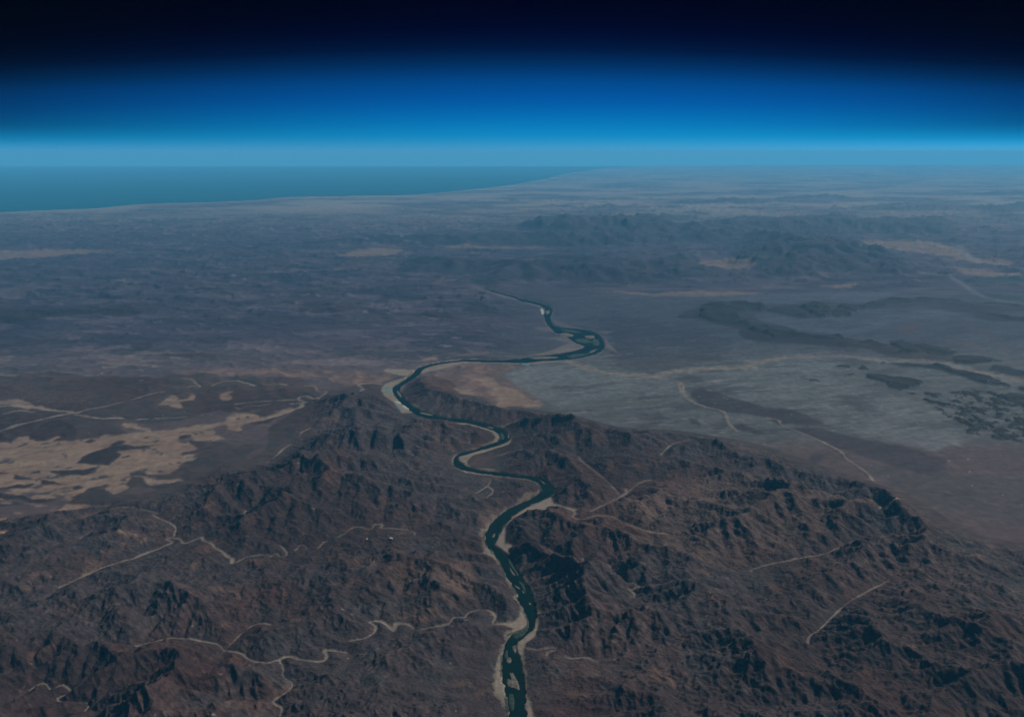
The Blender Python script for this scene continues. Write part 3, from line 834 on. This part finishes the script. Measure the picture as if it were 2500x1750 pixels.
# haze painted into the middle distance: ground colour turned darker and bluer
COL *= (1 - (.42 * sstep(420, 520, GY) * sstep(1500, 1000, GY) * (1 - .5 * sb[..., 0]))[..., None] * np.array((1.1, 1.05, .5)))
pl = sstep(.1, .2, GX / GY) * sstep(.3, .1, UG) * sstep(470, 400, GY)
COL *= (1 + pl * (.2 * np.clip(fbm((GX + .8 * GY) / 34, (GY - .5 * GX) / 6, 6, 1321, .62), -.6, 1) + .25 * sstep(.6, .85, ridged(GX / 20, GY / 14, 5, 1323))))[..., None]
COL = np.clip(COL, .008, .6)

# ------------------------------------------------------------------ which piece of the land each cell belongs to
CAT = np.zeros(GX.shape, np.int8)
CAT[(UG > .3) & (GY < 620)] = 1
CAT[(UG > .3) & (GY >= 620)] = 2
CAT[hm > .5] = 3
CAT[sand_m] = 4
CAT[wash_m > .5] = 5
CAT[bank_m] = 6
NAMES = {0: "ground", 1: "mountains", 2: "distant_mountains", 3: "dark_hills", 4: "sand_plain", 5: "dry_riverbed", 6: "river_bank"}


# ------------------------------------------------------------------ materials
def land_material(name, scale, bump, rough=0.95, amp=0.35):
    m = bpy.data.materials.new(name); m.use_nodes = True
    nt = m.node_tree; nd, lk = nt.nodes, nt.links
    b = nd["Principled BSDF"]
    b.inputs["Roughness"].default_value = rough
    b.inputs["Specular IOR Level"].default_value = 0.12
    at = nd.new("ShaderNodeAttribute"); at.attribute_name = "rock_colour"
    tcx = nd.new("ShaderNodeTexCoord")
    nz = nd.new("ShaderNodeTexNoise"); nz.inputs["Scale"].default_value = scale
    nz.inputs["Detail"].default_value = 6; nz.inputs["Roughness"].default_value = .62
    lk.new(tcx.outputs["Object"], nz.inputs["Vector"])
    mp = nd.new("ShaderNodeMapRange")
    mp.inputs["From Min"].default_value = .3; mp.inputs["From Max"].default_value = .7
    mp.inputs["To Min"].default_value = 1 - amp; mp.inputs["To Max"].default_value = 1 + amp
    lk.new(nz.outputs["Fac"], mp.inputs["Value"])
    mx = nd.new("ShaderNodeVectorMath"); mx.operation = 'SCALE'
    lk.new(at.outputs["Color"], mx.inputs[0]); lk.new(mp.outputs[0], mx.inputs["Scale"])
    lk.new(mx.outputs[0], b.inputs["Base Color"])
    bp = nd.new("ShaderNodeBump"); bp.inputs["Strength"].default_value = bump; bp.inputs["Distance"].default_value = 0.5
    nz2 = nd.new("ShaderNodeTexNoise"); nz2.inputs["Scale"].default_value = scale * .8; nz2.inputs["Detail"].default_value = 5
    lk.new(tcx.outputs["Object"], nz2.inputs["Vector"])
    lk.new(nz2.outputs["Fac"], bp.inputs["Height"]); lk.new(bp.outputs[0], b.inputs["Normal"])
    return m


MAT = {0: land_material("gravel", .35, .2, amp=.2), 1: land_material("rock", 1.3, 1.0), 2: land_material("far_rock", .12, .6),
       3: land_material("dark_rock", .6, .6), 4: land_material("sand", .5, .1, amp=.12), 5: land_material("wash_sand", 1.2, .15, amp=.2),
       6: land_material("bank_sand", 1.5, .2, amp=.25)}

# vertex normals of the whole land, so the pieces meet without seams
PX, PY, PZ = GX, GY, H
V = np.stack([PX, PY, PZ], -1)
a = V[:-1, 1:] - V[1:, :-1]; b_ = V[:-1, :-1] - V[1:, 1:]
fn = np.cross(a, b_); fn *= np.sign(fn[..., 2:3] + 1e-12)
fn /= np.linalg.norm(fn, axis=-1, keepdims=True) + 1e-12
VN = np.zeros_like(V)
VN[:-1, :-1] += fn; VN[1:, :-1] += fn; VN[:-1, 1:] += fn; VN[1:, 1:] += fn
VN /= np.linalg.norm(VN, axis=-1, keepdims=True) + 1e-12


def link(o):
    SC.collection.objects.link(o)
    return o


def mesh_from(name, verts, quads, mat, col=None, normals=None):
    me = bpy.data.meshes.new(name)
    nv, nf = len(verts), len(quads)
    me.vertices.add(nv); me.vertices.foreach_set("co", verts.astype(np.float32).ravel())
    me.loops.add(nf * 4); me.loops.foreach_set("vertex_index", quads.astype(np.int32).ravel())
    me.polygons.add(nf); me.polygons.foreach_set("loop_start", np.arange(0, nf * 4, 4, dtype=np.int32))
    me.update(calc_edges=True)
    me.polygons.foreach_set("use_smooth", np.ones(nf, bool))
    if col is not None:
        at = me.attributes.new("rock_colour", 'FLOAT_COLOR', 'POINT')
        at.data.foreach_set("color", np.concatenate([col, np.ones((nv, 1))], 1).astype(np.float32).ravel())
    me.materials.append(mat)
    if normals is not None:
        me.normals_split_custom_set_from_vertices(normals.astype(np.float32).tolist())
    return link(bpy.data.objects.new(name, me))


def tag(o, label=None, cat=None, group=None, kind=None):
    if label: o['label'] = label
    if cat: o['category'] = cat
    if group: o['group'] = group
    if kind: o['kind'] = kind
    return o


fi, fj = np.meshgrid(np.arange(NROW - 1), np.arange(NCOL - 1), indexing='ij')
fcat = CAT[:-1, :-1]
keep = land[:-1, :-1] & land[1:, 1:] & ~(riverin[:-1, :-1] & riverin[1:, 1:] & riverin[1:, :-1] & riverin[:-1, 1:] & (edge_d[:-1, :-1] > 4))
vid = np.arange(NROW * NCOL).reshape(NROW, NCOL)
Q = np.stack([vid[1:, :-1], vid[1:, 1:], vid[:-1, 1:], vid[:-1, :-1]], -1)
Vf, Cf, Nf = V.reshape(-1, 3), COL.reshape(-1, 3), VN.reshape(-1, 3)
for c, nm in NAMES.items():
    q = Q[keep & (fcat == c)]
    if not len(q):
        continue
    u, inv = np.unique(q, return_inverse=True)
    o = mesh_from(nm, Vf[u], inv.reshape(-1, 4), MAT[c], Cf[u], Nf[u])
    tag(o, kind='structure')

# ------------------------------------------------------------------ water
def water_material(name, col, rough, scale, strength, spec=.2):
    m = bpy.data.materials.new(name); m.use_nodes = True
    nd, lk = m.node_tree.nodes, m.node_tree.links
    b = nd["Principled BSDF"]
    b.inputs["Roughness"].default_value = rough
    b.inputs["IOR"].default_value = 1.33
    b.inputs["Specular IOR Level"].default_value = spec
    tcx = nd.new("ShaderNodeTexCoord")
    nz = nd.new("ShaderNodeTexNoise"); nz.inputs["Scale"].default_value = scale; nz.inputs["Detail"].default_value = 4
    lk.new(tcx.outputs["Object"], nz.inputs["Vector"])
    mx = nd.new("ShaderNodeMix"); mx.data_type = 'RGBA'
    mx.inputs[6].default_value = (*[c * .75 for c in col], 1); mx.inputs[7].default_value = (*[c * 1.25 for c in col], 1)
    lk.new(nz.outputs["Fac"], mx.inputs[0]); lk.new(mx.outputs[2], b.inputs["Base Color"])
    bp = nd.new("ShaderNodeBump"); bp.inputs["Strength"].default_value = strength; bp.inputs["Distance"].default_value = .2
    lk.new(nz.outputs["Fac"], bp.inputs["Height"]); lk.new(bp.outputs[0], b.inputs["Normal"])
    return m


ra = np.concatenate([RA, np.full((len(RA), 1), -.04)], 1); rb = np.concatenate([RB, np.full((len(RB), 1), -.04)], 1)
ex = 1.3                                             # the water runs a little under its banks
dv = (RA - RB); dv /= np.linalg.norm(dv, axis=1, keepdims=True) + 1e-9
ra[:, :2] += dv * ex; rb[:, :2] -= dv * ex
vv = np.vstack([ra, rb]); n = len(RA)
qq = np.array([[i, i + 1, n + i + 1, n + i] for i in range(n - 1)])
river = mesh_from("river", vv, qq, water_material("river_water", (0.001, 0.006, 0.004), .35, .8, .1))
tag(river, kind='structure')
cy = np.interp(np.linspace(-1.1, 1.1, 300), COAST[:, 0] / COAST[:, 1], COAST[:, 1])
tt = np.linspace(-1.1, 1.1, 300)
near_e = np.stack([tt * cy * .985, cy * .985, np.zeros(300)], 1); far_e = np.stack([tt * 6700, np.full(300, 6700.), np.zeros(300)], 1)
vv = np.vstack([near_e, far_e]); qq = np.array([[i, i + 1, 301 + i, 300 + i] for i in range(299)])
sea = mesh_from("sea", vv, qq, water_material("sea_water", (0.001, 0.045, 0.065), .45, .02, .2))
tag(sea, kind='structure')

# ------------------------------------------------------------------ sandbars, islands and plots: each one low, separate piece
def ground_height(x, y):
    rr = np.interp(-np.asarray(y), -ydist, np.arange(NROW)); cc = (np.asarray(x) / (np.asarray(y) + 35.0) + .87) / 1.74 * (NCOL - 1)
    return bilerp(H, cc, rr)


def patch(name, sheet, s, mat, rise, rough=.12, on_land=False, seed=1):
    P = pts(sheet, s)
    c = P.mean(0)
    Q_ = smooth_line(np.vstack([P, P[:1]]), 6)[:-1]
    d = Q_ - c; L = np.linalg.norm(d, axis=1)
    size = L.mean()
    a_ = np.arctan2(d[:, 1], d[:, 0])
    nz_ = fbm(Q_[:, 0] / (size * .35), Q_[:, 1] / (size * .35), 3, 600 + seed)
    Q_ = c + d * (1 + rough * nz_)[:, None]
    n_ = len(Q_)
    rings = [(1.04, -.25), (1.0, .0), (.93, .55), (.75, .9), (.5, 1.0), (.25, .95)]
    V_ = []
    for k, hgt in rings:
        R_ = c + (Q_ - c) * k
        zb = ground_height(R_[:, 0], R_[:, 1]) if on_land else np.full(n_, -.03)
        bump = 1 + .5 * fbm(R_[:, 0] / (size * .4), R_[:, 1] / (size * .4), 3, seed)
        V_.append(np.stack([R_[:, 0], R_[:, 1], zb + rise * hgt * bump], 1))
    zc = ground_height(*c) if on_land else -.03
    V_.append(np.array([[c[0], c[1], float(zc) + rise]]))
    V_ = np.vstack(V_); F_ = []
    for k in range(len(rings) - 1):
        for i in range(n_):
            j = (i + 1) % n_
            F_.append((k * n_ + i, k * n_ + j, (k + 1) * n_ + j, (k + 1) * n_ + i))
    b0 = (len(rings) - 1) * n_
    for i in range(n_):
        F_.append((b0 + i, b0 + (i + 1) % n_, len(V_) - 1))
    me = bpy.data.meshes.new(name)
    me.from_pydata((V_ - [c[0], c[1], 0]).tolist(), [], F_)
    me.polygons.foreach_set("use_smooth", np.ones(len(F_), bool))
    me.materials.append(mat)
    o = link(bpy.data.objects.new(name, me)); o.location = (c[0], c[1], 0)
    return o


def plain_material(name, c1, c2, scale):
    m = bpy.data.materials.new(name); m.use_nodes = True
    nd, lk = m.node_tree.nodes, m.node_tree.links
    b = nd["Principled BSDF"]; b.inputs["Roughness"].default_value = .95; b.inputs["Specular IOR Level"].default_value = .1
    tcx = nd.new("ShaderNodeTexCoord"); nz = nd.new("ShaderNodeTexNoise"); nz.inputs["Scale"].default_value = scale; nz.inputs["Detail"].default_value = 5
    lk.new(tcx.outputs["Object"], nz.inputs["Vector"])
    rp = nd.new("ShaderNodeValToRGB"); rp.color_ramp.elements[0].position = .38; rp.color_ramp.elements[1].position = .62
    rp.color_ramp.elements[0].color = (*c1, 1); rp.color_ramp.elements[1].color = (*c2, 1)
    lk.new(nz.outputs["Fac"], rp.inputs[0]); lk.new(rp.outputs[0], b.inputs["Base Color"])
    return m


M_BAR = plain_material("bar_sand", (.035, .033, .028), (.085, .078, .066), .9)
M_ISLE = plain_material("reed_green", (.006, .016, .012), (.022, .034, .026), 1.2)
M_FIELD = plain_material("plot_green", (.04, .075, .07), (.08, .13, .125), 1.5)
M_PALE = plain_material("plot_pale", (.13, .17, .17), (.20, .23, .22), 1.5)
M_WHITE = plain_material("white_rock", (.08, .08, .08), (.28, .28, .28), 2.5)
THINGS = [
 ("sandbar", 8, "1042,1112 1050,1096 1062,1092 1076,1100 1077,1116 1068,1126 1052,1126", M_BAR, .08, "small round pale sandbar alone in the dark river above the largest bar", "sandbar"),
 ("sandbar", 8, "1062,1192 1082,1190 1102,1222 1120,1258 1130,1298 1095,1290 1062,1285 1046,1262 1052,1236 1070,1240 1072,1212", M_BAR, .1, "largest pale sandbar, long and hooked, filling the river near the bottom edge", "sandbar"),
 ("sandbar", 8, "1080,1018 1108,1012 1112,1030 1104,1062 1092,1054", M_BAR, .08, "narrow pale sandbar against the right bank just below the river's sharp kink", "sandbar"),
 ("sandbar", 8, "950,288 960,276 969,280 962,298 952,302", M_BAR, .07, "tiny bright sandbar in the wide dark reach above the bank fan", "sandbar"),
 ("sandbar", 8, "1145,652 1153,650 1160,664 1154,668", M_BAR, .07, "tiny white sandbar in the middle of the straight lower reach", "sandbar"),
 ("sandbar", 8, "1098,612 1108,618 1132,636 1126,640 1104,628", M_BAR, .06, "thin slanting sandbar in the straight lower reach, left of the tiny white bar", "sandbar"),
 ("sandbar", 8, "1062,500 1072,505 1088,530 1104,552 1092,550 1074,530", M_BAR, .06, "thin curved sandbar beside the grey-green island in the straight reach", "sandbar"),
 ("island", 8, "1055,440 1075,462 1098,505 1122,545 1110,548 1085,512 1060,470", M_ISLE, .1, "long grey-green reed island at the top of the straight lower reach", "island"),
 ("island", 8, "1120,590 1150,598 1165,630 1172,665 1160,655 1140,620", M_ISLE, .1, "dark green island hugging the right side of the straight lower reach", "island"),
 ("sandbar", 8, "1188,732 1198,728 1205,740 1196,744", M_BAR, .06, "speck of pale sand near the lower end of the straight reach", "sandbar"),
 ("island", 8, "1080,955 1110,930 1150,925 1180,905 1184,912 1150,950 1110,965", M_ISLE, .1, "dark green island lying across the river's sharp kink", "island"),
 ("island", 8, "1036,1050 1050,1046 1052,1085 1040,1100 1028,1085", M_ISLE, .1, "small dark green island below the kink, left of the round bar", "island"),
 ("island", 8, "1060,1330 1090,1340 1095,1420 1075,1440 1058,1390", M_ISLE, .1, "olive island downstream of the hooked bar at the bottom edge", "island"),
 ("sandbar", 5, "318,280 332,284 346,303 352,320 338,318 324,298", M_BAR, .1, "oval cream sandbar in the tight bend beside the farm plots", "sandbar"),
 ("sandbar", 5, "470,420 500,424 556,440 540,443 490,434", M_BAR, .08, "long thin sandbar below the bend with the farm plots", "sandbar"),
 ("sandbar", 5, "916,516 945,520 958,528 930,526", M_BAR, .08, "small bright sandbar at the start of the first hairpin", "sandbar"),
 ("island", 5, "1000,560 1018,558 1030,580 1022,600 1006,596", M_ISLE, .1, "small green island inside the first hairpin bend", "island"),
 ("sandbar", 5, "1052,562 1060,575 1060,592 1053,590", M_BAR, .06, "thin sandbar along the outside of the first hairpin bend", "sandbar"),
 ("sandbar", 5, "1268,872 1276,872 1298,892 1290,893", M_BAR, .05, "faint thin sandbar in the second hairpin bend", "sandbar"),
 ("sandbar", 2, "1385,1256 1440,1250 1490,1268 1430,1275", M_BAR, .12, "pale sandbar in the upper left of the wide braided reach", "sandbar"),
 ("sandbar", 2, "1558,1270 1610,1266 1624,1280 1580,1288", M_BAR, .12, "pale sandbar in the upper right of the wide braided reach", "sandbar"),
 ("sandbar", 2, "1588,1376 1610,1364 1642,1357 1622,1372 1600,1384", M_BAR, .12, "slanting white sandbar low in the wide braided reach", "sandbar"),
 ("island", 2, "1490,1292 1560,1288 1605,1308 1560,1318 1510,1308", M_ISLE, .14, "broad green island in the middle of the braided reach", "island"),
 ("island", 2, "1620,1285 1650,1300 1655,1325 1630,1335 1608,1312", M_ISLE, .14, "rounded green island at the outer curve of the braided reach", "island"),
 ("island", 2, "1440,1402 1500,1388 1585,1384 1560,1396 1480,1414", M_ISLE, .14, "long green island at the lower end of the braided reach", "island"),
 ("island", 2, "1400,1225 1450,1228 1530,1244 1500,1250 1430,1240", M_ISLE, .14, "narrow green island at the upper end of the braided reach", "island"),
 ("sandbar", 2, "1195,1410 1300,1404 1390,1410 1320,1420 1220,1421", M_BAR, .12, "long flat pale sandbar where the braided reach narrows", "sandbar"),
 ("sandbar", 2, "1302,1106 1322,1100 1328,1118 1308,1126", M_BAR, .12, "small pale sandbar in the far narrow neck of the river", "sandbar"),
 ("field", 5, "240,258 292,258 290,270 234,272", M_FIELD, .05, "flat blue-green farm plot on the outer bend, uppermost of its cluster", "field"),
 ("field", 5, "232,282 292,281 299,296 240,298", M_FIELD, .05, "flat blue-green farm plot just below the uppermost plot of the bend", "field"),
 ("field", 5, "304,350 332,352 352,368 322,366", M_PALE, .05, "pale aqua farm plot on the left bank below the tight bend", "field"),
 ("field", 5, "352,380 384,380 404,404 372,400", M_PALE, .05, "pale aqua farm plot nearest the river below the tight bend", "field"),
 ("field", 5, "322,382 345,386 352,404 332,400", M_FIELD, .05, "dull green farm plot set back from the river below the tight bend", "field"),
 ("field", 5, "1142,106 1196,110 1192,121 1146,117", M_FIELD, .05, "dark green farm plot on the near bank of the long straight reach", "field"),
 ("field", 2, "1266,1096 1284,1094 1290,1124 1276,1128", M_PALE, .05, "pale farm plot beside the far narrow neck of the river", "field"),
 ("quartz_outcrop", 8, "264,342 276,334 288,336 298,350 286,356 272,352", M_WHITE, .25, "brightest white rock outcrop on the grey slopes left of the river", "outcrop"),
 ("quartz_outcrop", 8, "116,346 126,338 134,348 124,356", M_WHITE, .2, "small white rock outcrop left of the brightest one", "outcrop"),
 ("quartz_outcrop", 4, "1598,1128 1612,1112 1626,1088 1628,1100 1614,1126", M_WHITE, .12, "curved white rock streak on the low hills beside the sand plain", "outcrop"),
]
GRP = {"sandbar": "sandbars in the river", "island": "green islands in the river", "field": "farm plots on the river bank", "quartz_outcrop": "white rock outcrops on the hills"}
for k, (nm, sh, sxy, mt_, rise, lab, cat) in enumerate(THINGS):
    o = patch(nm, sh, sxy, mt_, rise, .06 if nm == "field" else .16, nm in ("field", "quartz_outcrop"), k + 1)
    tag(o, lab, cat, GRP[nm])

# ------------------------------------------------------------------ haze: one box of even, pale blue air round the viewer and the land
hz = bpy.data.meshes.new("haze")
x0, x1, y0_, y1, z0, z1 = -6900., 6900., -300., 6900., -1.6, CAM_Z + 5.0
hv = [(x, y, z) for z in (z0, z1) for y in (y0_, y1) for x in (x0, x1)]
hz.from_pydata(hv, [], [(0, 2, 3, 1), (4, 5, 7, 6), (0, 1, 5, 4), (2, 6, 7, 3), (0, 4, 6, 2), (1, 3, 7, 5)])
hm_ = bpy.data.materials.new("haze_air"); hm_.use_nodes = True
nd, lk = hm_.node_tree.nodes, hm_.node_tree.links
nd.clear()
ho = nd.new("ShaderNodeOutputMaterial"); pv = nd.new("ShaderNodeVolumePrincipled")
pv.inputs["Color"].default_value = (0.11, 0.53, 1.0, 1)
pv.inputs["Density"].default_value = 0.00026
pv.inputs["Anisotropy"].default_value = 0.0
lk.new(pv.outputs[0], ho.inputs["Volume"])
hz.materials.append(hm_)
tag(link(bpy.data.objects.new("haze", hz)), kind='stuff')
